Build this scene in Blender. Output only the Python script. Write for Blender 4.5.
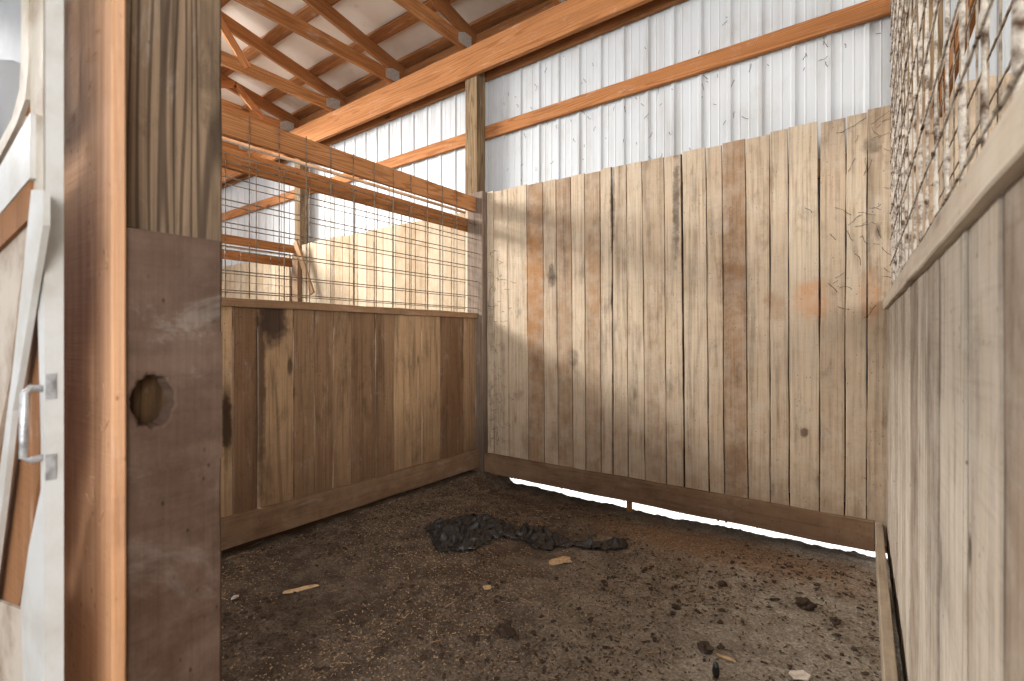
import bpy, math, random
from mathutils import Vector, Matrix, noise
random.seed(11)
C = bpy.context.scene.collection
SC = bpy.context.scene
for o in list(bpy.data.objects): bpy.data.objects.remove(o)

# ---------------------------------------------------------------- camera, sky, lights, exposure
YAW = math.atan(354/500)
cd = bpy.data.cameras.new('camera'); cam = bpy.data.objects.new('camera', cd); C.objects.link(cam)
cam.location = (0, 0, 1.40); cam.rotation_euler = (math.pi/2, 0, YAW)
cd.sensor_width = 36; cd.lens = 500/1024*36; cd.shift_y = -3.5/1024; cd.clip_start = .01; cd.clip_end = 200
SC.camera = cam
cd.dof.use_dof = True; cd.dof.focus_distance = 3.6; cd.dof.aperture_fstop = 4.0
W = bpy.data.worlds.new('overcast_sky'); SC.world = W; W.use_nodes = True
W.node_tree.nodes['Background'].inputs[0].default_value = (.93, .96, 1.0, 1)
W.node_tree.nodes['Background'].inputs[1].default_value = 1.05
def light(name, kind, loc, aim, energy, size=1, size_y=None, col=(1, 1, 1)):
    l = bpy.data.lights.new(name, kind); o = bpy.data.objects.new(name, l); C.objects.link(o)
    o.location = loc; o.rotation_euler = (Vector(aim)-Vector(loc)).to_track_quat('-Z', 'Y').to_euler()
    l.energy = energy; l.color = col
    if kind == 'AREA':
        l.size = size
        if size_y: l.shape = 'RECTANGLE'; l.size_y = size_y
    if kind == 'SUN': l.angle = math.radians(size)
    return o
light('sun', 'SUN', (2, 20, 20), (0, 4, 0), 5, 1.0, col=(1, .96, .9))
lt_ = light('barn_door_daylight', 'AREA', (-8.4, 1.0, 4.3), (.0, 3.0, .5), 380, 3.0, 1.2, col=(1, .98, .95)); lt_.data.spread = math.radians(115)
light('added_fill_light', 'AREA', (3.6, -3.2, 2.7), (-2.2, 3.0, .6), 270, 2.6, 2.0, col=(1, .98, .96))  # added fill lamp brightening the left foreground and partition, no known source
SC.view_settings.view_transform = 'Standard'; SC.view_settings.look = 'None'
SC.view_settings.gamma = 1; SC.view_settings.use_curve_mapping = False
SC.view_settings.exposure = 0.3

# ---------------------------------------------------------------- node helpers
class NT:
    def __init__(s, name):
        s.m = bpy.data.materials.new(name); s.m.use_nodes = True; s.t = s.m.node_tree
        s.b = s.t.nodes['Principled BSDF']
    def n(s, t, **k):
        x = s.t.nodes.new(t)
        for a, v in k.items(): setattr(x, a, v)
        return x
    def l(s, a, b): s.t.links.new(a, b)
    def put(s, sock, v):
        if hasattr(v, 'is_output'): s.l(v, sock)
        else: sock.default_value = v
    def math(s, op, a, b=0.5, c=None, clamp=False):
        x = s.n('ShaderNodeMath', operation=op, use_clamp=clamp); s.put(x.inputs[0], a); s.put(x.inputs[1], b)
        if c is not None: s.put(x.inputs[2], c)
        return x.outputs[0]
    def vmath(s, op, a, b):
        x = s.n('ShaderNodeVectorMath', operation=op); s.put(x.inputs[0], a); s.put(x.inputs[1], b)
        return x.outputs[1] if op in ('LENGTH', 'DISTANCE') else x.outputs[0]
    def mix(s, f, a, b, mode='MIX'):
        x = s.n('ShaderNodeMix', data_type='RGBA', blend_type=mode); s.put(x.inputs[0], f)
        s.put(x.inputs[6], a if hasattr(a, 'is_output') else (*a, 1)); s.put(x.inputs[7], b if hasattr(b, 'is_output') else (*b, 1))
        return x.outputs[2]
    def noise(s, v, scale, detail=4, rough=.6, dist=0):
        x = s.n('ShaderNodeTexNoise'); s.put(x.inputs['Vector'], v)
        x.inputs['Scale'].default_value = scale; x.inputs['Detail'].default_value = detail
        x.inputs['Roughness'].default_value = rough; x.inputs['Distortion'].default_value = dist
        return x.outputs[0]
    def voro(s, v, scale, out=0, feature='F1'):
        x = s.n('ShaderNodeTexVoronoi', feature=feature); s.put(x.inputs['Vector'], v); x.inputs['Scale'].default_value = scale
        return x.outputs[out]
    def rng(s, v, a, b, c=0., d=1., smooth=True):
        x = s.n('ShaderNodeMapRange', interpolation_type='SMOOTHSTEP' if smooth else 'LINEAR'); s.put(x.inputs[0], v)
        for i, q in enumerate((a, b, c, d)): s.put(x.inputs[i+1], q)
        return x.outputs[0]
    def attr(s, name, fac=False):
        x = s.n('ShaderNodeAttribute', attribute_name=name); return x.outputs[2] if fac else x.outputs[1]
    def pos(s): return s.n('ShaderNodeNewGeometry').outputs['Position']
    def bump(s, h, strength=.3, dist=.01):
        x = s.n('ShaderNodeBump'); x.inputs['Strength'].default_value = strength; x.inputs['Distance'].default_value = dist
        s.l(h, x.inputs['Height']); s.l(x.outputs[0], s.b.inputs['Normal'])
    def done(s, col, rough=.85, metal=0, spec=.25):
        s.put(s.b.inputs['Base Color'], col if hasattr(col, 'is_output') else (*col, 1))
        s.put(s.b.inputs['Roughness'], rough); s.b.inputs['Metallic'].default_value = metal
        s.b.inputs['Specular IOR Level'].default_value = spec
        return s.m
def hx(r, g, b):
    f = lambda c: (c/255/12.92) if c <= 10 else ((c/255+.055)/1.055)**2.4
    return (f(r), f(g), f(b))

def wood(name, a, b, dark, grain=.5, stain=.5, dust=None, dustamt=.0, saw=.25, rings=0., knots=.7, spots=(), low=None, lowh=.9, lowamt=.5):
    """a, b: the two ends of the board tones; dark: grain and bark; dust: pale film; spots: stains (pos, radii, colour, amount)"""
    s = NT(name); gc = s.attr('gc'); tone = s.attr('tone', True); bark = s.attr('bark', True)
    g1 = s.noise(s.vmath('MULTIPLY', gc, (1.2, 60, 60)), 1, 5, .65)
    g2 = s.noise(s.vmath('MULTIPLY', gc, (.8, 9, 9)), 1, 4, .6, .8)
    g3 = s.noise(s.vmath('MULTIPLY', gc, (2.2, 6, 6)), 1, 5, .65, .4)
    col = s.mix(tone, a, b)
    col = s.mix(s.math('MULTIPLY', s.rng(g1, .42, .72), grain), col, s.mix(.38, dark, col))
    col = s.mix(s.math('MULTIPLY', s.rng(g2, .5, .72), grain), col, s.mix(.3, dark, col))
    g4 = s.noise(s.vmath('MULTIPLY', gc, (3.5, 11, 11)), 1, 6, .75, .6)
    col = s.mix(s.math('MULTIPLY', s.rng(g4, .54, .7), grain*.8), col, s.mix(.45, dark, col))
    col = s.mix(s.math('MULTIPLY', s.rng(g4, .46, .3), .3), col, s.mix(.5, (.85, .8, .72), col))
    if rings:
        r0 = s.noise(s.vmath('MULTIPLY', gc, (.30, 7, 7)), 1, 2, .45, .2)
        r1 = s.math('SINE', s.math('MULTIPLY', r0, 120.))
        col = s.mix(s.math('MULTIPLY', s.rng(r1, .1, 1.), rings), col, s.mix(.3, dark, col))
    if knots:
        kv = s.vmath('MULTIPLY', s.vmath('ADD', gc, (0, 0, 0)), (1.3, 4.2, 0.4))
        kd = s.voro(kv, 1.0); kc = s.voro(kv, 1.0, 1)
        kr = s.n('ShaderNodeSeparateColor'); s.l(kc, kr.inputs[0])
        on = s.math('GREATER_THAN', kr.outputs[0], .55)
        k = s.math('MULTIPLY', s.rng(kd, .05, .11, 1, 0), on)
        halo = s.math('MULTIPLY', s.rng(kd, .08, .34, 1, 0), on)
        col = s.mix(s.math('MULTIPLY', halo, .35*knots), col, s.mix(.6, dark, col))
        col = s.mix(s.math('MULTIPLY', k, knots), col, dark)
    col = s.mix(s.math('MULTIPLY', s.rng(g3, .52, .74), stain), col, s.mix(.42, dark, col))
    sw = s.noise(s.vmath('MULTIPLY', gc, (90, 5, 5)), 1, 2, .5)
    col = s.mix(s.math('MULTIPLY', s.rng(sw, .5, .75), saw*.35), col, s.mix(.5, dark, col))
    p = s.pos()
    wn = s.noise(p, 2.2, 5, .65)
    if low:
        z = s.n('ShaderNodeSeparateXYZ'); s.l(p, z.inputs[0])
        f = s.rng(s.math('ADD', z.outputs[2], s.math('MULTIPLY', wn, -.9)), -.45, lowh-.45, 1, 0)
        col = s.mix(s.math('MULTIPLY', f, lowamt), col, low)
    for (c, rad, cc, am) in spots:
        v = s.vmath('MULTIPLY', s.vmath('SUBTRACT', p, c), tuple(1/q for q in rad))
        d = s.math('ADD', s.vmath('LENGTH', v, (0, 0, 0)), s.math('MULTIPLY', s.math('SUBTRACT', s.noise(p, 14, 4), .5), .9))
        col = s.mix(s.math('MULTIPLY', s.rng(d, .45, 1.1, 1, 0), am), col, cc)
    if dust:
        dn = s.noise(p, 7, 6, .7)
        col = s.mix(s.math('MULTIPLY', s.rng(dn, .35, .7), dustamt), col, dust)
    # small dark fly specks
    sp = s.voro(s.vmath('MULTIPLY', p, (1, 1, .6)), 38)
    spn = s.noise(p, 3.1, 2)
    col = s.mix(s.math('MULTIPLY', s.rng(sp, .06, .14, .85, 0), s.rng(spn, .42, .58)), col, dark)
    col = s.mix(s.rng(s.math('ADD', bark, s.math('MULTIPLY', s.math('SUBTRACT', g3, .5), .8)), .35, .75), col, s.mix(.7, hx(45, 35, 28), dark))
    h = s.math('ADD', s.math('MULTIPLY', g1, 1.), s.math('ADD', s.math('MULTIPLY', sw, .7), s.math('MULTIPLY', g2, 1.3)))
    s.bump(h, .45, .006)
    return s.done(col, .88, 0, .18)

PALE = hx(214, 190, 158); TAN = hx(184, 146, 104)
back_spots = [((-.32, 4.12, 1.66), (.13, .3, .17), hx(204, 150, 106), .7), ((0.02, 4.12, 1.66), (.07, .3, .2), hx(196, 142, 98), .6),
    ((-2.45, 4.12, 1.98), (.05, .3, .14), hx(70, 56, 44), .85), ((-.84, 4.12, 1.85), (.12, .3, .5), hx(140, 106, 76), .5),
    ((-2.66, 4.12, 1.95), (.12, .3, .8), hx(176, 126, 80), .6), ((-1.27, 4.12, 2.5), (.035, .3, .55), hx(74, 62, 50), .8),
    ((-1.83, 4.12, 2.6), (.03, .3, .45), hx(80, 64, 50), .8), ((.03, 4.12, 2.68), (.06, .3, .08), hx(92, 72, 54), .7),
    ((-.36, 4.12, .72), (.03, .3, .04), hx(84, 62, 46), .8), ((-2.0, 4.12, 1.9), (.1, .3, .5), hx(172, 132, 92), .55),
    ((-2.22, 4.12, 1.2), (.07, .3, .1), hx(96, 76, 60), .6), ((-.55, 4.12, 1.62), (.09, .3, .14), hx(160, 120, 84), .5)]
M = {}
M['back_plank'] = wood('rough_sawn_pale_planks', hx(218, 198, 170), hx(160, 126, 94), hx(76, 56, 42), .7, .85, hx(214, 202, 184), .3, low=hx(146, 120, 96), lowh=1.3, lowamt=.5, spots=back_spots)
M['nbr_plank'] = wood('dusty_pale_planks', hx(208, 192, 166), hx(178, 154, 124), hx(112, 88, 64), .4, .4, hx(226, 210, 186), .3)
part_spots = [((-3.33, 1.86, 1.50), (.3, .13, .2), hx(62, 48, 44), .9), ((-3.33, 1.77, 1.1), (.3, .045, .8), hx(84, 64, 52), .8),
    ((-3.33, 1.55, .85), (.3, .05, .28), hx(52, 36, 24), .9), ((-3.33, 3.7, .95), (.3, .16, .75), hx(112, 82, 56), .55)]
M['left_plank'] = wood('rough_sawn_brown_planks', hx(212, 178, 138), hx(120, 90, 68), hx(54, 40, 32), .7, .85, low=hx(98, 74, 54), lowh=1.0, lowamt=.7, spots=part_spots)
M['right_plank'] = wood('grey_weathered_planks', hx(196, 184, 166), hx(140, 122, 104), hx(66, 52, 42), .75, .8, hx(206, 198, 186), .3, saw=.8, spots=[((.13, 1.06, 1.064), (.06, .014, .04), hx(30, 22, 18), .95), ((.127, 1.58, .74), (.06, .008, .22), hx(50, 38, 30), .8), ((.13, 1.06, .95), (.06, .03, .12), hx(150, 128, 106), .5)])
M['base'] = wood('soiled_baseboard_wood', hx(158, 128, 100), hx(124, 98, 76), hx(50, 38, 30), .6, .8, hx(164, 138, 110), .25, low=hx(110, 82, 62), lowh=.5, lowamt=.4)
M['grey_base'] = wood('dusty_kick_board_wood', hx(172, 156, 136), hx(146, 130, 110), hx(70, 56, 44), .5, .5, hx(190, 172, 148), .4)
M['rail'] = wood('worn_rail_wood', hx(172, 138, 104), hx(146, 112, 82), hx(84, 62, 46), .6, .6, hx(186, 158, 128), .3)
M['grey_rail'] = wood('dust_covered_rail_wood', hx(206, 192, 172), hx(176, 160, 140), hx(110, 92, 76), .4, .5, hx(212, 202, 186), .5)
M['fir'] = wood('orange_fir_lumber', hx(192, 138, 88), hx(168, 114, 68), hx(92, 56, 32), .55, .35, saw=.05, rings=.5, knots=.9)
M['fir_pale'] = wood('pale_fir_lumber', hx(208, 150, 100), hx(188, 128, 80), hx(120, 70, 38), .35, .2, saw=.05, rings=.6, knots=.9)
M['fir_dark'] = wood('brown_fir_lumber', hx(172, 118, 72), hx(146, 96, 56), hx(84, 52, 32), .6, .45, saw=.05, rings=.45, knots=.9)
M['post'] = wood('weathered_post_wood', hx(160, 134, 100), hx(134, 110, 82), hx(62, 48, 38), .8, .4, saw=.0, rings=.75, knots=.4)
M['door_post'] = wood('ringed_weathered_post_wood', hx(150, 128, 104), hx(122, 102, 82), hx(48, 38, 32), .9, .5, saw=.0, rings=1.0, knots=.6)
M['grey_post'] = wood('grey_corner_post_wood', hx(156, 138, 120), hx(130, 112, 98), hx(70, 58, 50), .8, .5, saw=.1, rings=.2, low=hx(84, 68, 58), lowh=1.2, lowamt=.7)
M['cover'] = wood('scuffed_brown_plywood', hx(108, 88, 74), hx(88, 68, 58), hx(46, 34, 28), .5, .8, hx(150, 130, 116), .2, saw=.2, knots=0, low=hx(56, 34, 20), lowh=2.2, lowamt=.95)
M['jamb'] = wood('reddish_jamb_board', hx(222, 178, 142), hx(204, 156, 120), hx(120, 82, 56), .45, .5, saw=.1, rings=.2, knots=.5, low=hx(196, 138, 90), lowh=2.2, lowamt=.6)
M['shade_wood'] = wood('shade_dark_wood', hx(92, 68, 42), hx(70, 50, 32), hx(34, 24, 16), .9, .5, rings=.8)  # dark tone stands in for shade in the post hole and partition gap
M['door_wood'] = wood('brown_door_board', hx(150, 106, 70), hx(132, 90, 58), hx(84, 54, 34), .5, .5)

def simple(name, col, col2=None, scale=8, rough=.6, metal=0, bump=.0, spec=.4, bscale=30):
    s = NT(name); p = s.pos(); c = col
    if col2: c = s.mix(s.rng(s.noise(p, scale, 6, .65), .4, .68), col, col2)
    if bump: s.bump(s.noise(p, bscale, 5, .6), bump, .01)
    return s.done(c, rough, metal, spec)
M['white_paint'] = simple('white_painted_frame', hx(196, 196, 194), hx(176, 172, 164), 5, .5, 0, .1)
M['cream_paint'] = simple('cream_weathered_paint', hx(190, 182, 168), hx(150, 134, 116), 9, .6, 0, .2)
M['dirty_white'] = simple('dirty_white_board', hx(186, 174, 160), hx(140, 120, 100), 6, .7, 0, .3)
M['steel'] = simple('galvanised_latch_steel', hx(196, 198, 200), hx(130, 130, 132), 30, .4, .6, .1)
M['gusset'] = simple('galvanised_plate', hx(196, 192, 186), hx(166, 160, 152), 40, .5, .3)
M['pvc'] = simple('white_conduit', hx(228, 224, 214), hx(190, 176, 156), 6, .5)
M['grey_panel'] = simple('grey_door_panel', hx(128, 132, 136), hx(108, 112, 116), 4, .5)
M['dark_panel'] = simple('dark_grey_panel', hx(52, 52, 54), hx(40, 40, 42), 4, .6)
M['wire'] = simple('dull_galvanised_wire', hx(158, 144, 126), hx(98, 84, 70), 22, .75, .15, .3)
M['crust'] = simple('dust_crusted_wire', hx(206, 196, 182), hx(84, 62, 46), 26, .95, 0, .6, .1, 120)
M['string'] = simple('dark_grime_strand', hx(62, 50, 42), hx(96, 80, 64), 30, .95)
M['rust'] = simple('weathered_skirt_board', hx(116, 64, 44), hx(84, 46, 34), 12, .9, 0, .3)
M['gravel'] = simple('sunlit_pale_gravel', hx(236, 234, 230), hx(222, 218, 212), 30, .9, 0, .5)
M['chip'] = simple('pale_wood_chip', hx(214, 182, 142), hx(178, 142, 104), 60, .85, 0, .4)
M['stone'] = simple('pale_stone', hx(222, 212, 200), hx(186, 172, 158), 50, .8, 0, .3)
M['shaving'] = simple('wood_shavings', hx(196, 170, 136), hx(116, 92, 68), 40, .9)
M['shaving_dark'] = simple('dark_bedding_bits', hx(70, 56, 46), hx(110, 90, 72), 40, .9)
M['clod'] = simple('dark_dirt_clod', hx(58, 46, 38), hx(84, 68, 54), 60, .95, 0, .6)
M['stake'] = simple('orange_stake_wood', hx(196, 116, 62), hx(160, 84, 42), 40, .8)
def plastic():
    s = NT('black_crumpled_plastic'); p = s.pos()
    c = s.mix(s.rng(s.noise(p, 22, 5, .7), .5, .8), hx(22, 22, 24), hx(58, 58, 62))
    s.bump(s.noise(p, 60, 4, .6), .5, .008); return s.done(c, .26, 0, .7)
M['plastic'] = plastic()
def siding():
    s = NT('white_ribbed_steel'); p = s.pos()
    n = s.noise(s.vmath('MULTIPLY', p, (9, 9, .5)), 1, 5, .6)
    c = s.mix(s.rng(n, .45, .75), hx(210, 214, 216), hx(188, 188, 186))
    n2 = s.noise(p, 30, 6, .75); c = s.mix(s.rng(n2, .68, .76, 0, .6), c, hx(130, 112, 92))
    n3 = s.noise(s.vmath('MULTIPLY', p, (1, 1, .6)), 5, 5, .7); c = s.mix(s.rng(n3, .5, .75, 0, .35), c, hx(186, 178, 164))
    return s.done(c, .5, 0, .35)
M['siding'] = siding()
def roofm():
    s = NT('stained_white_roof_liner'); p = s.pos()
    c = s.mix(s.rng(s.noise(p, .9, 5, .6), .35, .7), hx(226, 216, 204), hx(206, 190, 172))
    c = s.mix(s.rng(s.noise(p, 5, 6, .7), .56, .8, 0, .5), c, hx(164, 140, 116))
    s.bump(s.noise(p, 1.6, 3), .25, .05); return s.done(c, .75, 0, .2)
M['roof'] = roofm()
def dirt():
    s = NT('trampled_stall_dirt'); p = s.pos()
    big = s.noise(p, .9, 5, .6); mid = s.noise(p, 6, 6, .7); fine = s.noise(p, 70, 5, .75)
    c = s.mix(s.rng(mid, .35, .68), hx(98, 84, 73), hx(142, 125, 108))
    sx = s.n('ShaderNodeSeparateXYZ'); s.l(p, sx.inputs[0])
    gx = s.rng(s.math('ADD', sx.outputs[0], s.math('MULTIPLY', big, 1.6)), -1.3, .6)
    c = s.mix(s.math('MULTIPLY', gx, .85), c, s.mix(s.rng(mid, .35, .65), hx(182, 170, 154), hx(212, 202, 186)))  # greyer dirt to the right, with that side's brighter light put into the colour
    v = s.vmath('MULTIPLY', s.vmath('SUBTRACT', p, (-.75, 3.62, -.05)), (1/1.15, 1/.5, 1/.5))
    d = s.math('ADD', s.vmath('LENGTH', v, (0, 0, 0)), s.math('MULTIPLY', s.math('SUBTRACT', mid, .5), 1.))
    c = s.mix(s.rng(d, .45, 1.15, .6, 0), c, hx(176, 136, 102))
    c = s.mix(s.rng(fine, .46, .58, .8, 0), c, s.mix(.5, hx(34, 26, 20), c))
    f = s.voro(p, 130); f2 = s.noise(p, 9, 3)
    c = s.mix(s.math('MULTIPLY', s.rng(f, .1, .2, .8, 0), s.rng(f2, .46, .6)), c, hx(206, 190, 166))
    s.bump(s.math('ADD', s.math('MULTIPLY', fine, 1.), s.math('MULTIPLY', s.noise(p, 25, 5, .7), 2.)), .8, .02)
    return s.done(c, .97, 0, .1)
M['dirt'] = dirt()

# ---------------------------------------------------------------- object helpers
def link(name, me, mat, parent=None):
    o = bpy.data.objects.new(name, me); C.objects.link(o)
    if mat is not None and not me.materials: me.materials.append(mat)
    if parent is not None:
        o.parent = parent; o.matrix_parent_inverse = Matrix.Translation(-parent.location)
    return o
def tag(o, label=None, cat=None, group=None, kind=None):
    if label: o['label'] = label
    if cat: o['category'] = cat
    if group: o['group'] = group
    if kind: o['kind'] = kind
    return o
def thing(name, label, cat, loc, group=None):
    o = bpy.data.objects.new(name, None); C.objects.link(o); o.location = loc; o.empty_display_size = .1
    return tag(o, label, cat, group)

class Boards:
    """boards collected into ONE mesh; every board carries its own grain coordinates, tone and bark"""
    def __init__(s): s.v = []; s.f = []; s.gc = []; s.tone = []; s.bark = []
    def add(s, a, b, wdir, w, t, tone=None, wob=.0015, seg=.12, nmax=40, barkL=0, barkR=0, taper=(1, 1), ch=.003, bow=0, edgeL=None, edgeR=None, slant=0):
        """centre line a -> b, wdir = width direction, w wide, t thick; slant tilts the far end cut"""
        a = Vector(a); b = Vector(b); L = (b-a).length; X = (b-a).normalized()
        Y = Vector(wdir); Y = (Y-X*Y.dot(X)).normalized(); Z = X.cross(Y)
        n = max(1, min(nmax, int(L/seg))); tone = random.random() if tone is None else tone
        sd = random.uniform(0, 400); base = len(s.v); bs = (random.uniform(0, 60), random.uniform(0, 60), random.uniform(0, 60))
        for i in range(n+1):
            q = i/n; x = q*L
            wl = w/2*(taper[0]+(taper[1]-taper[0])*q)
            l = -wl+wob*2*noise.noise((x*2.2, sd, 0))+wob*noise.noise((x*9, sd, 3))
            r = wl+wob*2*noise.noise((x*2.2, sd, 9))+wob*noise.noise((x*9, sd, 5))
            if edgeL: l += edgeL(q)
            if edgeR: r += edgeR(q)
            z0 = bow*math.sin(math.pi*q)
            hi = t/2+z0; lo = -t/2+z0; e = min(.022, w*.2)
            ring = [(l, lo+ch, barkL), (l, hi-ch, barkL), (l+ch, hi, barkL), (l+e, hi, barkL*.5), (r-e, hi, barkR*.5), (r-ch, hi, barkR),
                    (r, hi-ch, barkR), (r, lo+ch, barkR), (r-ch, lo, barkR), (r-e, lo, 0), (l+e, lo, 0), (l+ch, lo, barkL)]
            for (yy, zz, bk) in ring:
                xx = x+(slant*(yy/w) if i == n else 0)
                s.v.append(a+X*xx+Y*yy+Z*zz); s.gc.append((xx+bs[0], yy+bs[1], zz+bs[2])); s.tone.append(tone); s.bark.append(bk)
        k = 12
        for i in range(n):
            for j in range(k):
                j2 = (j+1) % k
                s.f.append((base+i*k+j, base+(i+1)*k+j, base+(i+1)*k+j2, base+i*k+j2))
        s.f.append(tuple(base+j for j in range(k))); s.f.append(tuple(base+n*k+j for j in reversed(range(k))))
        return s
    def build(s, name, mat, parent=None):
        return attrs_link(name, s.v, s.f, s.gc, s.tone, s.bark, mat, parent)
def attrs_link(name, v, f, gc, tone, bark, mat, parent=None):
    me = bpy.data.meshes.new(name); me.from_pydata([tuple(p) for p in v], [], f)
    A = me.attributes.new('gc', 'FLOAT_VECTOR', 'POINT'); A.data.foreach_set('vector', [c for p in gc for c in p])
    A = me.attributes.new('tone', 'FLOAT', 'POINT'); A.data.foreach_set('value', tone)
    A = me.attributes.new('bark', 'FLOAT', 'POINT'); A.data.foreach_set('value', bark)
    me.update()
    import bmesh
    bm = bmesh.new(); bm.from_mesh(me); bmesh.ops.recalc_face_normals(bm, faces=bm.faces); bm.to_mesh(me); bm.free()
    return link(name, me, mat, parent)
def board(name, a, b, wdir, w, t, mat, parent=None, **k):
    return Boards().add(a, b, wdir, w, t, **k).build(name, M[mat], parent)

class Tubes:
    def __init__(s): s.v = []; s.f = []
    def add(s, pts, r, k=6, jit=0., rf=None):
        pts = [Vector(p) for p in pts]; base = len(s.v)
        for i, p in enumerate(pts):
            d = (pts[min(i+1, len(pts)-1)]-pts[max(i-1, 0)]).normalized()
            u = d.cross(Vector((0, 0, 1)) if abs(d.z) < .9 else Vector((1, 0, 0))).normalized(); w = d.cross(u)
            rr = (rf(i, len(pts)) if rf else r)*(1+random.uniform(-jit, jit))
            for j in range(k):
                an = j/k*2*math.pi; r2 = rr*(1+random.uniform(-jit, jit)*.6)
                s.v.append(p+u*math.cos(an)*r2+w*math.sin(an)*r2)
        for i in range(len(pts)-1):
            for j in range(k):
                s.f.append((base+i*k+j, base+i*k+(j+1) % k, base+(i+1)*k+(j+1) % k, base+(i+1)*k+j))
        s.f.append(tuple(base+j for j in reversed(range(k)))); s.f.append(tuple(base+(len(pts)-1)*k+j for j in range(k)))
        return s
    def build(s, name, mat, parent=None, smooth=True):
        me = bpy.data.meshes.new(name); me.from_pydata([tuple(p) for p in s.v], [], s.f)
        if smooth: me.polygons.foreach_set('use_smooth', [True]*len(me.polygons))
        me.update(); return link(name, me, mat, parent)
def prism(name, poly, axis, lo, hi, mat, parent=None):
    """polygon of 2-D points extruded along axis ('x','y','z') between lo and hi"""
    def P(a, b, c): return {'x': (c, a, b), 'y': (a, c, b), 'z': (a, b, c)}[axis]
    n = len(poly); v = [P(a, b, lo) for a, b in poly]+[P(a, b, hi) for a, b in poly]
    f = [tuple(range(n)), tuple(range(2*n-1, n-1, -1))]+[(i, i+n, (i+1) % n+n, (i+1) % n) for i in range(n)]
    gc = [(q[2], q[0]+q[1], q[1]*0) for q in v]
    return attrs_link(name, v, f, gc, [.4]*2*n, [0.]*2*n, mat, parent)

# ---------------------------------------------------------------- the setting
def gh(x, y):
    h = .016*noise.noise((x*1.6, y*1.6, 3))+.012*noise.noise((x*5, y*5, 7))+.008*noise.noise((x*14, y*14, 1))+.005*abs(noise.noise((x*34, y*34, 2)))
    def ss(a, b, q): q = max(0, min(1, (q-a)/(b-a))); return q*q*(3-2*q)
    dip = ss(3.3, 4.10, y)*ss(-3.2, -3.0, x)*(.9+.1*ss(-2.8, -2, x))*(1-.12*ss(-1.3, .0, x))
    h -= .135*dip*(1-.0*x)
    h += .05*ss(-2.0, -3.3, x)*0
    if y > 3.95: h += .014*max(0, noise.noise((x*22, y*14, 6)))+.012*max(0, noise.noise((x*60, y*40, 2)))
    if y > 4.25: h -= .12*ss(4.25, 4.45, y)
    return h
def ground(name, x0, x1, y0, y1, st, mat):
    nx = int((x1-x0)/st); ny = int((y1-y0)/st)
    v = [(x0+(x1-x0)*i/nx, y0+(y1-y0)*j/ny, gh(x0+(x1-x0)*i/nx, y0+(y1-y0)*j/ny)) for j in range(ny+1) for i in range(nx+1)]
    f = [(j*(nx+1)+i, j*(nx+1)+i+1, (j+1)*(nx+1)+i+1, (j+1)*(nx+1)+i) for j in range(ny) for i in range(nx)]
    me = bpy.data.meshes.new(name); me.from_pydata(v, [], f); me.polygons.foreach_set('use_smooth', [True]*len(f)); me.update()
    return tag(link(name, me, mat), kind='structure')
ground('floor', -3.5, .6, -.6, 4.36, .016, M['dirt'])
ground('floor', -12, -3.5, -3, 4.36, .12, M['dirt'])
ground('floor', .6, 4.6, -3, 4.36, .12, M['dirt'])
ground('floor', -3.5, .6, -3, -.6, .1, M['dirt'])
me = bpy.data.meshes.new('ground')
me.from_pydata([(-14, 4.36, -.22), (8, 4.36, -.22), (8, 14, -.3), (-14, 14, -.3)], [], [(0, 1, 2, 3)])
tag(link('ground', me, M['gravel']), kind='structure')

# ribbed steel siding
prof = []; x = -12.0+.003
x0 = -3.213-.23*39
for k in range(76):
    c = x0+.23*k
    prof += [(c-.021, 0), (c-.012, .013), (c+.012, .013), (c+.021, 0), (c+.072, 0), (c+.079, .003), (c+.087, 0), (c+.143, 0), (c+.151, .003), (c+.158, 0)]
prof = [p for p in prof if -12.2 < p[0] < 4.7]
v = []; n = len(prof)
for z in (-.03, 4.75):
    for (a, d) in prof: v.append((a, 4.365-d, z if z < 0 else z+.025*(a+5.9)))       # ribs stand towards the room
for z in (-.03, 4.75):
    for (a, d) in prof: v.append((a, 4.367-d, z if z < 0 else z+.025*(a+5.9)))
f = [(i, i+1, n+i+1, n+i) for i in range(n-1)]+[(2*n+i, 3*n+i, 3*n+i+1, 2*n+i+1) for i in range(n-1)]
me = bpy.data.meshes.new('wall_back'); me.from_pydata(v, [], f); me.update()
tag(link('wall_back', me, M['siding']), kind='structure')
me = bpy.data.meshes.new('wall_right'); me.from_pydata([(4.6, -3, -.1), (4.6, 4.36, -.1), (4.6, 4.36, 4.7), (4.6, -3, 6.2), (4.63, -3, -.1), (4.63, 4.36, -.1), (4.63, 4.36, 4.7), (4.63, -3, 6.2)], [],
    [(0, 1, 2, 3), (4, 7, 6, 5), (0, 4, 5, 1), (1, 5, 6, 2), (2, 6, 7, 3), (3, 7, 4, 0)])
tag(link('wall_right', me, M['siding']), kind='structure')  # unseen barn end wall, added to keep the left partition darker

SL = .19
def ztop(y, x=-5.9): return 4.76+SL*(4.12-y)+.025*(x+5.9)          # top of the rafters
def btop(x): return 4.51+.027*(x+3.4)                               # top of the wall beam
def roof_sheet():
    v = []; ys = [5.0, 4.2, 3.6, 3.0, 2.4, 1.2, 0, -2, -5]
    for y in ys: v += [(-14, y, ztop(y, -14)+.054), (5, y, ztop(y, 5)+.054)]
    for y in ys: v += [(-14, y, ztop(y, -14)+.08), (5, y, ztop(y, 5)+.08)]
    m = len(ys)*2
    f = [(2*i, 2*i+1, 2*i+3, 2*i+2) for i in range(len(ys)-1)]+[(m+2*i, m+2*i+2, m+2*i+3, m+2*i+1) for i in range(len(ys)-1)]
    me = bpy.data.meshes.new('ceiling'); me.from_pydata(v, [], f); me.update()
    tag(link('ceiling', me, M['roof']), kind='structure')
roof_sheet()

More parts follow.
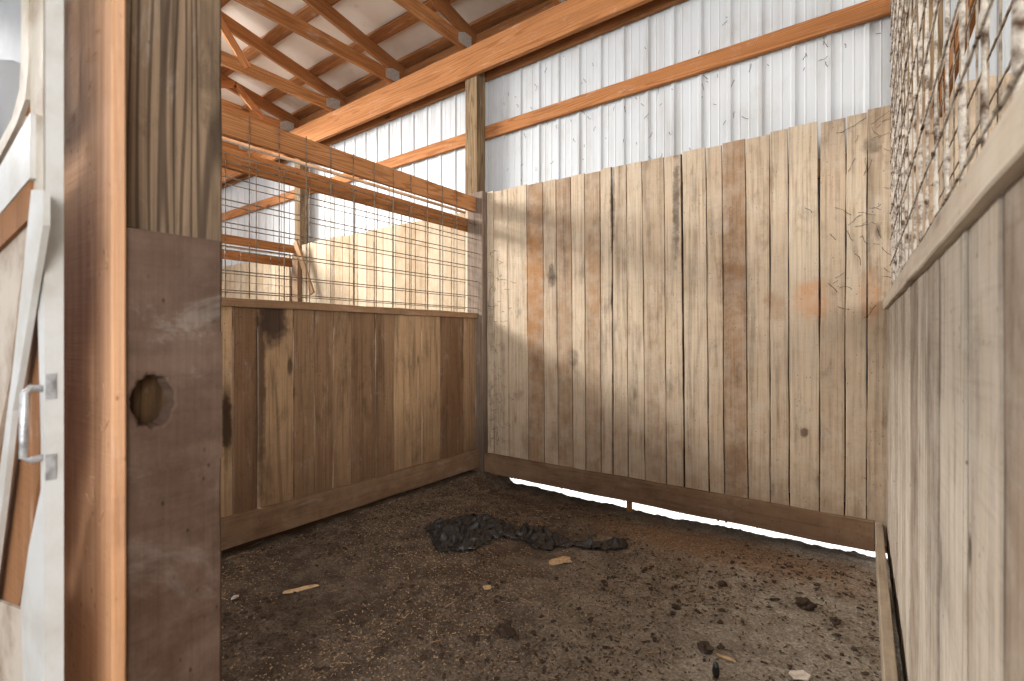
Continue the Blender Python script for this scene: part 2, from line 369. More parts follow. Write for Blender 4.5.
# ---------------------------------------------------------------- roof framing
for i, y in enumerate((4.275, 3.82, 3.21, 2.60, 2.0, 1.4)):
    nm = ['lowest roof purlin, right above the long wall beam', 'second roof purlin up from the long wall beam', 'third roof purlin up from the wall, crossing the upper left rafters',
          'fourth roof purlin up, at the top left corner by the big post', 'fifth roof purlin up from the wall, almost out of the picture', 'highest roof purlin, farthest from the back wall'][i]
    p = board('purlin', (-13, y, ztop(y, -13)+.026), (4.5, y, ztop(y, 4.5)+.026), (0, 1, -SL), .135, .042, 'fir_dark', tone=.3+.1*i, seg=.6)
    tag(p, 'orange wooden '+nm, 'purlin')
truss_labels = {-2.38: 'wooden roof truss almost hidden above the long beam, right of the tall back post', -3.55: 'wooden roof truss whose heel sits above the tall post on the back wall',
    -4.70: 'wooden roof truss landing on the beam just left of the tall back post', -5.88: 'wooden roof truss with a slanting web, second left of the tall back post',
    -7.0: 'wooden roof truss landing where the long beam meets the stall header', -8.2: 'wooden roof truss low at the far left, partly behind the stall header'}
for tx, lab in truss_labels.items():
    t = thing('roof_truss', lab, 'truss', (tx, 4.12, btop(tx)))
    yl = -3.5; zb = btop(tx)+.078
    board('bottom_chord', (tx, 4.22, zb), (tx, yl, zb), (0, 0, 1), .15, .042, 'fir', t, tone=random.random(), seg=.3)
    zc = lambda y: ztop(y, tx)-.082
    board('top_chord', (tx, 4.34, zc(4.34)), (tx, yl, zc(yl)), (0, 0, 1), .158, .04, 'fir_dark', t, tone=random.random(), seg=.3)
    for yb_, yt_ in ((2.96, 2.58), (2.45, 2.58), (1.2, .6)) if tx > -6 else ((3.74, 3.36), (2.5, 3.36)):
        if tx > -5 and yb_ > 2: continue
        board('web', (tx+.025, yb_, zb), (tx+.025, yt_, ztop(yt_, tx)-.06), (0, 1, 0), .09, .036, 'fir_pale' if tx < -5 else 'fir', t, seg=.3)
    for sd in (-1, 1):
        prism('gusset_plate', [(4.21, zb-.04), (4.0, zb-.05), (4.0, zb+.05), (4.10, zb+.10), (4.21, zb+.10)], 'x', tx+sd*.022, tx+sd*.0245, M['gusset'], t)
zA, zB_ = btop(-12.5)-.155, btop(4.4)-.155
beam = board('wall_beam', (-12.5, 4.125, zA), (4.4, 4.125, zB_), (0, 0, 1), .31, .05, 'fir_pale', tone=.9, seg=.5)
tag(beam, 'long thick orange beam running under the roof along the back wall', 'beam')
g = board('girt', (-12.5, 4.322, 4.262), (4.4, 4.322, 4.684), (0, 0, 1), .545, .04, 'fir_dark', tone=.4, seg=.5)
tag(g, 'upper brown girt half hidden behind the long beam, against the white siding', 'girt')
g = board('girt', (-12.5, 4.322, 3.50), (4.4, 4.322, 3.762), (0, 0, 1), .135, .04, 'fir_pale', tone=1, seg=.5)
tag(g, 'orange horizontal girt crossing the middle of the white siding', 'girt')

def post(name, x0, x1, y0, y1, z0, z1, mat, lab, cat='post', **k):
    p = board(name, ((x0+x1)/2, (y0+y1)/2, z0), ((x0+x1)/2, (y0+y1)/2, z1), (1, 0, 0), x1-x0, y1-y0, mat, wob=.003, ch=.006, **k)
    return tag(p, lab, cat)
post('wall_post', -3.57, -3.40, 4.155, 4.30, -.1, 4.5, 'post', 'tall brown post on the back wall carrying the long beam')
post('corner_post', -3.455, -3.245, 4.055, 4.15, -.05, 2.915, 'grey_post', 'grey corner post where the left partition meets the tall plank wall')
post('wall_post', -6.87, -6.72, 4.155, 4.30, -.1, 4.35, 'post', 'dark wall post in the neighbouring stall seen through the wire mesh')
post('wall_post', .19, .40, 4.155, 4.30, -.1, 4.5, 'post', 'back wall post mostly hidden behind the crusted wire on the right')

# ---------------------------------------------------------------- plank walls
def plank_panel(name, edges_top, edges_bot, y, z0, ztops, t, mat, parent, tones=None, gap=.007, bark={}, edges={}):
    B = Boards()
    for i in range(len(edges_top)-1):
        a0, a1 = edges_bot[i], edges_bot[i+1]; b0, b1 = edges_top[i], edges_top[i+1]
        w0 = a1-a0-gap; w1 = b1-b0-gap; w = max(w0, w1)
        B.add(((a0+a1)/2, y+random.uniform(-.003, .003), z0+random.uniform(-.01, .01)), ((b0+b1)/2, y+random.uniform(-.002, .002), ztops[i]), (1, 0, 0), w, t,
              tone=None if not tones or tones[i] is None else tones[i], wob=.0025, taper=(w0/w, w1/w),
              barkL=max(.2, bark.get(i, (0, 0))[0]), barkR=max(.2, bark.get(i, (0, 0))[1]), edgeL=edges.get(i, (None, None))[0], edgeR=edges.get(i, (None, None))[1])
    return B.build(name, M[mat], parent)
et = [-3.242, -3.152, -2.975, -2.742, -2.554, -2.407, -2.249, -2.106, -1.95, -1.831, -1.7, -1.56, -1.371, -1.221, -1.037, -.916, -.748, -.582, -.463, -.264, -.11, .007, .15]
eb = [-3.236, -3.145, -2.957, -2.714, -2.531, -2.375, -2.218, -2.09, -1.936, -1.823, -1.681, -1.529, -1.345, -1.197, -1.01, -.894, -.727, -.577, -.451, -.266, -.121, .003, .15]
tones = [.1, .15, .2, .95, .45, .8, .2, .65, .15, .25, .15, .45, .3, .25, .4, .9, .35, .3, .1, .4, .2, .35]
ztp = [2.915, 2.905, 2.91, 2.90, 2.90, 2.895, 2.90, 2.89, 2.905, 2.90, 2.90, 2.895, 2.89, 2.905, 2.895, 2.905, 2.90, 2.915, 2.92, 2.905, 2.91, 2.925]
pw = thing('plank_wall', 'tall pale wall of upright rough planks with a kick board at the back', 'plank wall', (-1.6, 4.13, 0))
wane = lambda s, a: (lambda q: s*a*max(0, (q-.25)/.75)**1.3)
plank_panel('plank_panel', et, eb, 4.133, .02, ztp, .026, 'back_plank', pw, tones, bark={8: (0, .55), 12: (0, .75), 18: (0, .3)},
            edges={8: (None, wane(-1, .004)), 12: (None, wane(-1, .006)), 18: (None, wane(-1, .013))})
board('baseboard', (-3.24, 4.098, .092), (.045, 4.098, .077), (0, 0, 1), .20, .04, 'base', pw, tone=.6, wob=.004)
# nail strips behind the planks
for z in (.5, 1.6, 2.6):
    board('nailer', (-3.24, 4.17, z), (.19, 4.17, z), (0, 0, 1), .14, .038, 'base', pw)
sk = board('skirt_board', (-3.26, 4.325, .07), (.3, 4.325, .06), (0, 0, 1), .30, .03, 'rail', None, wob=.006, seg=.012, nmax=400, edgeL=lambda q: -.045*max(0, noise.noise((q*170, 3, 3))-.12)-.012*abs(noise.noise((q*500, 1, 1))))
sk.data.materials.clear(); sk.data.materials.append(M['rust'])
tag(sk, 'reddish outer skirt board seen through the gap under the kick board', 'board')
def rnd_edges(a, b, w=(.12, .23)):
    e = [a]
    while e[-1] < b-.2: e.append(e[-1]+random.uniform(*w))
    e.append(b); return e
e = rnd_edges(-6.62, -3.46)
npw = thing('plank_wall', 'pale plank wall of the neighbouring stall behind the left wire mesh', 'plank wall', (-5, 4.13, 0))
plank_panel('plank_panel', e, e, 4.133, .02, [2.73+.03*(q+6.6)/3.1*1+random.uniform(-.01, .012) for q in e[1:]], .026, 'nbr_plank', npw)
board('baseboard', (-6.62, 4.098, .09), (-3.46, 4.098, .09), (0, 0, 1), .20, .04, 'base', npw)
e = rnd_edges(-10.5, -6.94)
npw = thing('plank_wall', 'farthest plank wall, low between the two header boards at far left', 'plank wall', (-8.7, 4.13, 0))
plank_panel('plank_panel', e, e, 4.133, .02, [2.60+random.uniform(-.01, .012) for q in e[1:]], .026, 'nbr_plank', npw)
e = rnd_edges(.20, 3.5)
npw = thing('plank_wall', 'plank wall of the next stall glimpsed through the crusted wire at right', 'plank wall', (1.8, 4.13, 0))
plank_panel('plank_panel', e, e, 4.133, .02, [2.98+random.uniform(-.02, .02) for q in e[1:]], .026, 'back_plank', npw)

# ---------------------------------------------------------------- wire panels
def wire_panel(name, x, ys, zs, y0, y1, z0, z1, r, mat, parent, rj=0., k=6, skew=lambda y: 0, hr=None):
    T = Tubes()
    for y in ys:
        n = 2 if not rj else max(12, int((z1-z0)/(.045 if rj < .5 else .014)))
        T.add([(x+skew(y)+.004, y+(noise.noise((y*5, z0+(z1-z0)*i/n*1.3, 5))*.006 if rj else 0), z0+(z1-z0)*i/n) for i in range(n+1)], r, k, rj)
    for z in zs:
        n = 2 if not rj else int((y1-y0)/(.03 if rj < .5 else .018))
        T.add([(x+skew(y0+(y1-y0)*i/n)-.002, y0+(y1-y0)*i/n, z+(noise.noise((z*5, (y0+(y1-y0)*i/n)*1.5, 2))*.008 if rj else 0)) for i in range(n+1)], hr or r, k, rj)
    return T.build(name, M[mat], parent)
zs = [1.70, 1.825, 1.98, 2.13, 2.275, 2.42, 2.57]
# ---------------------------------------------------------------- left partition
lp = thing('stall_partition', 'left stall partition of brown upright planks with wire mesh above', 'partition', (-3.35, 2.6, 0))
ly = [.55, .72, .9, 1.08, 1.25, 1.42, 1.594, 1.757, 2.01, 2.18, 2.336, 2.502, 2.744, 2.944, 3.158, 3.275, 3.52, 3.86, 4.05]
lt = [None, None, None, None, None, .15, .85, .3, .7, .75, .6, .8, .7, .25, .3, .4, .85, .6]
B = Boards()
for i in range(len(ly)-1):
    a, b = ly[i], ly[i+1]; gp = .006
    B.add((-3.345, (a+b)/2, .10), (-3.345+random.uniform(-.002, .002), (a+b)/2, 1.60), (0, 1, 0), b-a-gp, .026, tone=lt[i], wob=.003,
          barkL=.5 if i == 8 else .22, barkR=.6 if i in (6, 11) else .22, edgeR=(lambda q: -.006*q) if i in (6, 11) else None)
B.build('plank_panel', M['left_plank'], lp)
board('top_rail', (-3.338, .55, 1.626), (-3.338, 4.05, 1.622), (0, 0, 1), .055, .062, 'rail', lp, wob=.003)
board('baseboard', (-3.31, .55, .165), (-3.31, 4.05, .135), (0, 0, 1), .19, .04, 'base', lp, wob=.004, tone=.9)
board('gap_shade_board', (-3.39, .55, .06), (-3.39, 4.05, .04), (0, 0, 1), .24, .03, 'shade_wood', lp)  # added dark board, blocks light and paints the shade under the baseboard
board('header_board', (-3.35, .55, 2.76), (-3.35, 4.05, 2.785), (0, 0, 1), .155, .04, 'fir_pale', lp, tone=.4)
board('header_board', (-3.50, .55, 2.60), (-3.50, 4.15, 2.60), (0, 0, 1), .135, .04, 'fir', lp, tone=.8)
board('back_rail', (-3.50, .55, 1.6), (-3.50, 4.15, 1.6), (0, 0, 1), .09, .04, 'rail', lp)
wire_panel('wire_panel', -3.322, [1.28+.205*i for i in range(-3, 13)], zs, .56, 4.054, 1.655, 2.855, .0040, 'wire', lp)
wire_panel('wire_panel', -3.475, [1.20+.205*i for i in range(-3, 14)], zs, .56, 4.054, 1.645, 2.62, .0036, 'wire', lp)
pp = Tubes().add([(-3.42, .6, 2.695), (-3.42, 2.2, 2.69), (-3.42, 3.98, 2.70)], .014, 10).build('conduit', M['pvc'])
tag(pp, 'white pipe running between the two header boards of the left partition', 'pipe')

# neighbour's partition
np_ = thing('stall_partition', 'far partition of the neighbouring stall with orange headers behind the wire mesh', 'partition', (-6.75, 2.6, 0))
e = rnd_edges(.8, 4.05)
B = Boards()
for a, b in zip(e, e[1:]): B.add((-6.78, (a+b)/2, .1), (-6.78, (a+b)/2, 1.6), (0, 1, 0), b-a-.006, .026)
B.build('plank_panel', M['left_plank'], np_)
board('header_board', (-6.72, .8, 2.66), (-6.72, 4.13, 2.66), (0, 0, 1), .115, .04, 'fir', np_, tone=.8)
board('header_board', (-6.86, .8, 2.48), (-6.86, 4.13, 2.48), (0, 0, 1), .115, .04, 'fir_dark', np_, tone=.2)
Tubes().add([(-6.79, .8, 2.585), (-6.79, 4.0, 2.585)], .012, 8).build('conduit', M['pvc'], np_)
board('brace', (-6.55, 3.98, 2.74), (-6.22, 4.03, 2.0), (1, 0, 0), .09, .03, 'rail', np_)
wire_panel('wire_panel', -6.80, [1.3+.205*i for i in range(14)], zs, .9, 4.1, 1.62, 2.6, .0035, 'wire', np_)
board('top_rail', (-6.78, .8, 1.625), (-6.78, 4.05, 1.625), (0, 0, 1), .055, .05, 'rail', np_)
board('end_post', (-6.70, 4.09, .0), (-6.70, 4.09, 2.6), (1, 0, 0), .14, .06, 'base', np_)

# ---------------------------------------------------------------- right partition (runs away almost edge-on beside the camera)
rp = thing('stall_partition', 'grey weathered right partition running close beside the viewer, crusted wire above', 'partition', (.13, 2.2, 0))
fx = lambda y: .138-.030*y/4.12
ry = [.24, .50, .84, 1.08, 1.43, 1.66, 1.92, 2.2, 2.42, 2.66, 2.95, 3.2, 3.5, 3.76, 4.10]
rt = [.3, .95, .3, .05, .5, .2, .9, .15, .5, .2, .6, .3, .5, .75]
B = Boards()
for i in range(len(ry)-1):
    a, b = ry[i], ry[i+1]; xx = fx((a+b)/2)+.013
    B.add((xx+random.uniform(0, .004), (a+b)/2, .02), (xx+random.uniform(0, .004), (a+b)/2, 1.585), (0, 1, 0), b-a-.007, .026, tone=rt[i], wob=.0035,
          barkL=.2, barkR=.55 if i in (1, 3) else .25)
B.build('plank_panel', M['right_plank'], rp)
board('top_rail', (fx(.2)+.005, .2, 1.602), (fx(4.1)+.003, 4.10, 1.612), (0, 0, 1), .062, .042, 'grey_rail', rp, wob=.003, tone=.2)
board('baseboard', (.077, .24, .095), (.069, 4.075, .085), (0, 0, 1), .20, .04, 'grey_base', rp, wob=.003, tone=.5)
board('back_rail', (.36, .24, 1.6), (.36, 4.12, 1.6), (0, 0, 1), .09, .04, 'grey_rail', rp)
board('header_board', (.195, .24, 3.60), (.195, 4.12, 3.60), (0, 0, 1), .15, .04, 'fir', rp)
board('header_board', (.375, .24, 2.86), (.375, 4.15, 2.86), (0, 0, 1), .16, .04, 'fir', rp, tone=.9)
zr = [1.70+.165*i for i in range(12)]
wire_panel('wire_panel', .150, [.43+.207*i for i in range(18)], zr, .26, 4.06, 1.61, 3.62, .0049, 'crust', rp, .42, 6, skew=lambda y: -.02*y/4.1, hr=.0034)
wire_panel('wire_panel', .345, [.33+.207*i for i in range(19)], zr[:8], .26, 4.12, 1.61, 2.9, .0042, 'wire', rp, .3, 5)

# ---------------------------------------------------------------- door post with holed cover board
dp = thing('door_post', 'large weathered square post in the left foreground with holed brown cover board', 'post', (-1.09, .38, 0))
board('post', (-1.121, .397, -.05), (-1.121, .397, 4.5), (0, 1, 0), .172, .14, 'door_post', dp, tone=.5, wob=.002, ch=.006)
def cover():
    cy, cz, ry_, rz_ = .3450, 1.290, .0325, .047
    y0, y1, z0, z1 = .304, .458, .0, 1.582
    n = 48; V = []; gc = []; bk = []; F_ = []
    # rings: hole bottom (back), hole rim (front), ring 2, outer rounded square -> then strips above and below
    zA, zB = cz-.12, cz+.12
    def sq(an):
        for (qy, qz) in ((y0, zA), (y0, zB), (y1, zA), (y1, zB)):
            d_ = math.atan2(qz-cz, qy-cy)-an
            if abs((d_+math.pi) % (2*math.pi)-math.pi) < math.pi/n: return qy, qz
        c, s_ = math.cos(an), math.sin(an)
        k = min(((y1-cy) if c > 0 else (cy-y0))/max(abs(c), 1e-6), .12/max(abs(s_), 1e-6)); return cy+c*k, cz+s_*k
    rag = [1+.13*noise.noise((math.cos(i/n*6.283)*2, math.sin(i/n*6.283)*2, 4))+random.uniform(-.05, .05) for i in range(n)]
    for ring in range(4):
        for i in range(n):
            an = i/n*2*math.pi; yy = cy+ry_*rag[i]*math.cos(an); zz = cz+rz_*rag[i]*math.sin(an)
            if ring == 0: p = (-1.038, cy+(yy-cy)*.92, cz+(zz-cz)*.92); b = .2
            elif ring == 1: p = (-1.0025, yy, zz); b = .0
            elif ring == 2: p = (-1.0, cy+(yy-cy)*1.12, cz+(zz-cz)*1.1); b = 0
            else: q = sq(an); p = (-1.0, q[0], q[1]); b = 0
            V.append(p); gc.append((p[1]*1.0+9, p[2]*.6, 0)); bk.append(b)
    for r in range(3):
        for i in range(n): j = (i+1) % n; F_.append((r*n+i, r*n+j, (r+1)*n+j, (r+1)*n+i))
    # strips above and below with slightly uneven edges, and the thickness
    def strip(za, zb, steps, wear):
        base = len(V)
        for i in range(steps+1):
            z = za+(zb-za)*i/steps
            e1 = y1-(wear*max(0, noise.noise((z*6, 1, 1)))); cols = [(-1.018, y0), (-1.0, y0), (-1.0, e1-.004), (-1.004, e1), (-1.018, e1)]
            for (xx, yy) in cols: V.append((xx, yy, z)); gc.append((yy+9, z*.6, 0)); bk.append(0)
        for i in range(steps):
            for c in range(4): F_.append((base+i*5+c, base+i*5+c+1, base+(i+1)*5+c+1, base+(i+1)*5+c))
        return base
    b1 = strip(z0, zA, 40, .006); b2 = strip(zB, z1, 12, .002)
    k = len(V)
    V.extend([(-1.018, y1, zA), (-1.018, y1, zB), (-1.0, y1, zA), (-1.0, y1, zB), (-1.018, y0, z1), (-1.018, y1, z1), (-1.0, y0, z1+.002), (-1.0, y1, z1-.006)])
    gc.extend([(.4, .6, 0)]*8); bk.extend([0]*4+[.3]*4)
    F_.append((k, k+2, k+3, k+1)); F_.append((k+4, k+6, k+7, k+5))
    me_o = attrs_link('cover_board', V, F_, gc, [.5]*len(V), [float(q) for q in bk], M['cover'], dp)
    board('hole_shade_board', (-1.041, .345, 1.15), (-1.041, .345, 1.45), (0, 1, 0), .09, .006, 'shade_wood', dp)  # added dark board, its colour paints the shade inside the hole
    me_o['label'] = 'brown cover board with a ragged chewed hole'
cover()

jb = board('jamb_board', (-1.145, .294, -.02), (-1.145, .294, 4.2), (1, 0, 0), .31, .020, 'jamb', None, tone=.3, barkR=.42, wob=.0015)
tag(jb, 'reddish brown upright board with rough sawn edge between white door and post', 'board')

# ---------------------------------------------------------------- sliding door pushed open at far left
sd = thing('sliding_door', 'white framed sliding stall door with diagonal brace at the left edge', 'door', (-1.2, .2, 0))
yf = .196
prism('stile', [(-.955, -.02), (-.955, 3.1), (-1.012, 3.1), (-1.012, 1.62), (-1.0, 1.56), (-.972, 1.25), (-.972, 1.18), (-1.04, 1.08), (-1.09, .975), (-1.08, .90), (-1.06, .80), (-1.06, -.02)], 'y', yf, yf+.0215, M['white_paint'], sd)
def dpart(name, poly, y0, y1, mat):
    return prism(name, [(x*(y0/.192), 1.4+(z-1.4)*(y0/.192)) for x, z in poly], 'y', y0, y1, M[mat], sd)
dpart('inner_strip', [(-.941, 2.5), (-1.009, 2.5), (-1.009, 1.72), (-1.005, 1.617), (-.978, 1.547), (-.941, 1.549)], .1945, .1955, 'cream_paint')
dpart('brace', [(-.941, 1.606), (-.941, 1.557), (-1.005, 1.455), (-1.074, 1.346), (-1.12, 1.281), (-1.179, 1.144), (-1.45, .60), (-1.45, .72), (-1.273, 1.06), (-1.209, 1.178), (-1.151, 1.287), (-1.12, 1.344), (-1.071, 1.457), (-1.005, 1.617)], .186, .1935, 'white_paint')
dpart('door_panel', [(-.96, 1.591), (-.96, 1.27), (-.967, 1.195), (-1.023, 1.076), (-1.084, .973), (-1.6, .70), (-1.6, 1.5), (-1.071, 1.613)], .204, .212, 'door_wood')
dpart('brace', [(-1.011, 1.732), (-1.011, 1.636), (-1.209, 1.612), (-1.6, 1.57), (-1.6, 1.62), (-1.209, 1.693)], .188, .1955, 'white_paint')
dpart('cross_board', [(-1.011, 1.64), (-1.023, 1.576), (-1.209, 1.554), (-1.6, 1.50), (-1.6, 1.58), (-1.209, 1.615)], .190, .1955, 'door_wood')
dpart('panel_board', [(-1.011, 1.633), (-1.023, 1.56), (-1.084, 1.458), (-1.137, 1.33), (-1.6, .80), (-1.6, 1.56)], .196, .2035, 'dirty_white')
dpart('lower_panel', [(-1.6, .86), (-1.065, .979), (-1.046, .939), (-1.023, .857), (-1.023, -.4), (-1.6, -.4)], .198, .2035, 'dirty_white')
dpart('window_frame', [(-1.059, 2.5), (-1.018, 2.5), (-1.018, 1.814), (-1.040, 1.761), (-1.097, 1.735), (-1.6, 1.62), (-1.6, 1.66), (-1.123, 1.753), (-1.077, 1.785), (-1.065, 1.828)], .192, .1985, 'cream_paint')
dpart('upper_panel', [(-1.6, 2.6), (-1.04, 2.6), (-1.04, 1.79), (-1.6, 1.85)], .206, .210, 'grey_panel')
dpart('lower_pane', [(-1.6, 2.0), (-1.137, 1.851), (-1.029, 1.806), (-1.046, 1.761), (-1.103, 1.745), (-1.6, 1.60)], .2, .205, 'dark_panel')
T = Tubes()
T.add([(-.962, .197, 1.326), (-.962, .183, 1.328), (-.958, .176, 1.322), (-.958, .175, 1.232), (-.962, .183, 1.226), (-.962, .197, 1.228)], .0048, 8)
h = T.build('latch_handle', M['steel'], sd); h['label'] = 'bent steel pull handle on the white stile'
for za in (1.196, 1.312): prism('latch_plate', [(.197, za), (.208, za), (.208, za+.036), (.197, za+.036)], 'x', -.955, -.952, M['steel'], sd)

# ---------------------------------------------------------------- on the floor
def on(x, y, dz=0): return (x, y, gh(x, y)+dz)
def black_sheet():
    out = [(-2.594, 2.579), (-2.607, 2.715), (-2.511, 2.808), (-2.484, 2.985), (-2.28, 3.049), (-2.069, 2.998), (-1.922, 3.078), (-1.773, 3.024), (-1.591, 2.98), (-1.442, 3.109), (-1.315, 3.217), (-1.28, 3.12), (-1.361, 3.011), (-1.542, 2.93), (-1.664, 2.88), (-1.684, 2.80), (-1.789, 2.783), (-1.94, 2.86), (-2.071, 2.80), (-2.109, 2.70), (-2.075, 2.525), (-2.156, 2.43), (-2.288, 2.374), (-2.454, 2.50)]
    def inside(x, y):
        c = False; n = len(out)
        for i in range(n):
            x1, y1 = out[i]; x2, y2 = out[(i+1) % n]
            if (y1 > y) != (y2 > y) and x < (x2-x1)*(y-y1)/(y2-y1)+x1: c = not c
        return c
    def ed(x, y):
        m = 9
        for i in range(len(out)):
            a = Vector(out[i]); b = Vector(out[(i+1) % len(out)]); ab = b-a; t = max(0, min(1, (Vector((x, y))-a).dot(ab)/ab.length_squared)); m = min(m, (a+ab*t-Vector((x, y))).length)
        return m
    st = .009; vi = {}; V = []; F_ = []
    def vid(i, j):
        if (i, j) not in vi:
            x = -3.0+i*st; y = 2.35+j*st; d = min(1, ed(x, y)/.05)
            wx = x+.05*noise.noise((x*5, y*5, 8)); wy = y+.05*noise.noise((x*5, y*5, 18))
            r = 1-abs(noise.noise((wx*6, wy*6, 1)))*2.2; r2 = 1-abs(noise.noise((wx*15, wy*13, 4)))*2
            h = .010+d*(.036*max(0, r)**1.5+.030*max(0, r2)**1.5)+.012*(1-2*abs(noise.noise((x*26, y*26, 2))))+.004*noise.noise((x*60, y*60, 2))
            vi[(i, j)] = len(V); V.append((x+.010*noise.noise((x*30, y*30, 0)), y+.010*noise.noise((x*30, y*30, 5)), gh(x, y)+h))
        return vi[(i, j)]
    for i in range(220):
        for j in range(115):
            x = -3.0+(i+.5)*st; y = 2.35+(j+.5)*st
            if inside(x+.03*noise.noise((x*18, y*18, 3)), y+.03*noise.noise((x*18, y*18, 6))) and noise.noise((x*7, y*7, 31)) < .52: F_.append((vid(i, j), vid(i+1, j), vid(i+1, j+1), vid(i, j+1)))
    me = bpy.data.meshes.new('plastic_sheet'); me.from_pydata(V, [], F_); me.polygons.foreach_set('use_smooth', [True]*len(F_)); me.update()
    o = link('plastic_sheet', me, M['plastic']); m = o.modifiers.new('s', 'SOLIDIFY'); m.thickness = .003
    tag(o, 'crumpled torn black plastic sheet lying on the dirt floor', 'plastic sheet')
black_sheet()

def lump(name, x, y, sx, sy, sz, mat, lab, cat, seed, rough=.25, group=None, sink=.25):
    import bmesh
    bm = bmesh.new(); bmesh.ops.create_icosphere(bm, subdivisions=3, radius=1)
    for v in bm.verts:
        d = 1+rough*noise.noise(v.co*1.6+Vector((seed, 0, 0)))*2+rough*.6*noise.noise(v.co*5+Vector((0, seed, 0)))
        v.co = Vector((v.co.x*sx*d, v.co.y*sy*d, v.co.z*sz*d))
    me = bpy.data.meshes.new(name); bm.to_mesh(me); bm.free()
    o = link(name, me, M[mat]); o.location = on(x, y, sz*(1-sink)); o.rotation_euler = (0, 0, seed*1.7)
    return tag(o, lab, cat, group)
def flake(name, x, y, L, w, t, ang, mat, lab, cat, seed):
    random.seed(seed); n = 11; pts = []
    for i in range(n):
        a = i/n*2*math.pi; r = 1+random.uniform(-.3, .22); pts.append((math.cos(a)*L/2*r, math.sin(a)*w/2*r))
    v = [(a, b, .3*t*math.sin(a*40)) for a, b in pts]+[(a*.93, b*.93, t+.3*t*math.sin(a*40)) for a, b in pts]
    f = [tuple(reversed(range(n))), tuple(range(n, 2*n))]+[(i, (i+1) % n, (i+1) % n+n, i+n) for i in range(n)]
    me = bpy.data.meshes.new(name); me.from_pydata(v, [], f); me.update()
    o = link(name, me, M[mat]); o.location = on(x, y, .006); o.rotation_euler = (.06, -.05, ang); return tag(o, lab, cat)
flake('wood_chip', -1.547, 2.70, .15, .075, .012, .7, 'chip', 'pale flat wood chip just in front of the black plastic sheet', 'wood chip', 1)
flake('wood_chip', -2.556, 1.58, .17, .035, .008, 1.0, 'chip', 'long splintered chip on the dirt near the left baseboard', 'wood chip', 2)
lump('stone', -2.762, 1.33, .022, .016, .010, 'stone', 'small whitish stone close to the left baseboard and big post', 'stone', 3, .1)
flake('wood_chip', -1.712, 2.178, .05, .035, .008, .3, 'chip', 'small pale chip on the dirt left of centre, below the plastic sheet', 'wood chip', 5)
flake('wood_chip', -.502, 2.317, .09, .016, .006, -.2, 'chip', 'thin pale stick lying right of centre at the bottom of the floor', 'stick', 6)
flake('scrap', -.221, 2.37, .10, .07, .004, .4, 'stone', 'pale flat scrap at the bottom edge near the right kick board', 'scrap', 7)
for (x, y, s_, lab) in [(-1.746, 1.461, .026, 'round dark clod at the bottom of the dirt floor, left of centre'), (-1.373, 1.906, .04, 'broken dark clod on the dirt below the plastic sheet'),
        (-1.465, 1.775, .02, 'small dark clod just left of the broken dark clod'), (-.663, 2.989, .026, 'dark lump in the grey patch of dirt, right side of floor'),
        (-.257, 2.983, .045, 'largest dark lump in the grey patch near the right kick board'), (-.124, 2.921, .024, 'flattened dark lump nearest the right kick board'),
        (-.798, 2.588, .022, 'small dark clod right of the pale wood chip'), (-.588, 2.324, .036, 'dark crumbly clod near the bottom edge right of centre')]:
    lump('dirt_clod', x, y, s_, s_*.8, s_*.55, 'clod', lab, 'dirt clod', x*7, .35)
lump('rubber_stub', -.503, 2.16, .014, .014, .04, 'plastic', 'upright black stub standing at the very bottom edge of the floor', 'stub', 2.2, .05)
st_ = board('stake', (-1.70, 4.19, -.18), (-1.70, 4.19, .02), (1, 0, 0), .045, .03, 'fir'); tag(st_, 'short orange wooden stake in the gap under the kick board', 'stake')

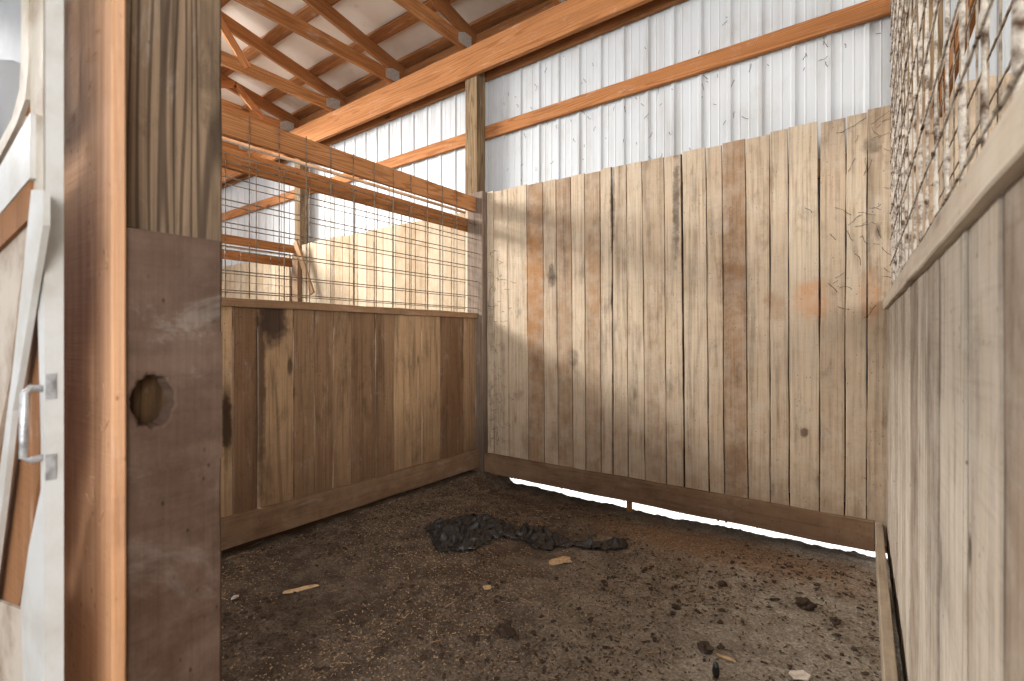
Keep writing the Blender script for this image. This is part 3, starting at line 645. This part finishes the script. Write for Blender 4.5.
random.seed(5)
def bits(name, N, mat, L, Wd, lab, cat, dens=None, curl=.0):
    v = []; f = []
    k = 0
    while k < N:
        x = random.uniform(-3.28, .05); y = 4.05-3.2*random.random()**.8
        if noise.noise((x*1.5, y*1.5, 12 if curl else 40)) < random.uniform(-.55, .25): continue
        l = random.uniform(*L)/2; w = random.uniform(*Wd)/2; a = random.uniform(0, 6.283); c, s_ = math.cos(a), math.sin(a)
        z = gh(x, y)+random.uniform(.0, .004); tl = random.uniform(-.35, .35); t = w*.5; b = len(v)
        for (q, p_, zz) in ((-l, -w, 0), (0, -w*.9, curl*l), (l, -w*.6, 0), (l, w*.6, 0), (0, w, curl*l), (-l, w, 0)):
            X_, Y_ = x+c*q-s_*p_, y+s_*q+c*p_
            v.append((X_, Y_, z+tl*q+zz+.001))
        for (q, p_, zz) in ((-l, -w, 0), (0, -w*.9, curl*l), (l, -w*.6, 0), (l, w*.6, 0), (0, w, curl*l), (-l, w, 0)):
            v.append((x+c*q-s_*p_, y+s_*q+c*p_, z+tl*q+zz+.001+t))
        f += [(b+5, b+4, b+1, b), (b+4, b+3, b+2, b+1), (b+6, b+7, b+10, b+11), (b+7, b+8, b+9, b+10)]
        f += [(b+i, b+(i+1) % 6, b+6+(i+1) % 6, b+6+i) for i in range(6)]
        k += 1
    me = bpy.data.meshes.new(name); me.from_pydata(v, [], f); me.update()
    return tag(link(name, me, M[mat]), lab, cat, kind='stuff')
bits('wood_shavings', 11000, 'shaving', (.004, .013), (.002, .006), 'pale wood shavings and chaff scattered over the dirt floor', 'shavings', curl=.12)
bits('straw', 260, 'chip', (.03, .07), (.0015, .003), 'thin straws scattered over the dirt floor', 'straw', curl=.15)
bits('crumbs', 9000, 'shaving_dark', (.006, .02), (.004, .009), 'dark crumbs of trampled bedding scattered over the dirt floor', 'crumbs')

bits('dirt_crumbs', 700, 'clod', (.012, .032), (.010, .024), 'small dark lumps of dung and soil strewn over the dirt floor', 'crumbs')
# grime strands: cobweb-like threads stuck to siding and planks
def strands(name, N, region, mat, lab, L=(.03, .12), r=.0016, plane='y', horiz=.0, cl=None):
    T = Tubes()
    for _ in range(N):
        a, z, d = region()
        l = random.uniform(*L); an = random.uniform(-2.2, -.9) if random.random() > horiz else random.uniform(-.5, .5)
        pts = []; n = 6
        for i in range(n):
            pts.append((a, d, z) if plane == 'y' else (d, a, z)); an += random.uniform(-.5, .5); a += l/n*math.cos(an); z += l/n*math.sin(an)
        T.add(pts, r, 4, .3)
    return tag(T.build(name, M[mat]), lab, 'cobweb', kind='stuff')
strands('cobweb', 90, lambda: (random.uniform(-3.2, .1), random.choice((random.uniform(2.95, 3.55), random.uniform(3.75, 4.5), random.uniform(3.5, 3.62))), 4.343), 'string', 'dark grimy threads hanging on the white siding', (.015, .08), .002)
strands('cobweb', 110, lambda: (-3.22+abs(random.gauss(0, .12)), random.uniform(.3, 2.3), 4.1185), 'string', 'dark root-like threads on the planks beside the corner post', (.02, .12), .0013, horiz=.5)
strands('cobweb', 40, lambda: (.1-abs(random.gauss(0, .16)), random.uniform(1.6, 2.9), 4.1185), 'string', 'thin dark threads on the planks next to the right wire', (.02, .15), .0013, horiz=.5)
strands('cobweb', 26, lambda: (random.uniform(-1.12, -.995), random.uniform(.95, 1.95), .2825), 'chip', 'pale wisps of web and chaff stuck to the reddish upright board', (.012, .04), .0006, horiz=.6)
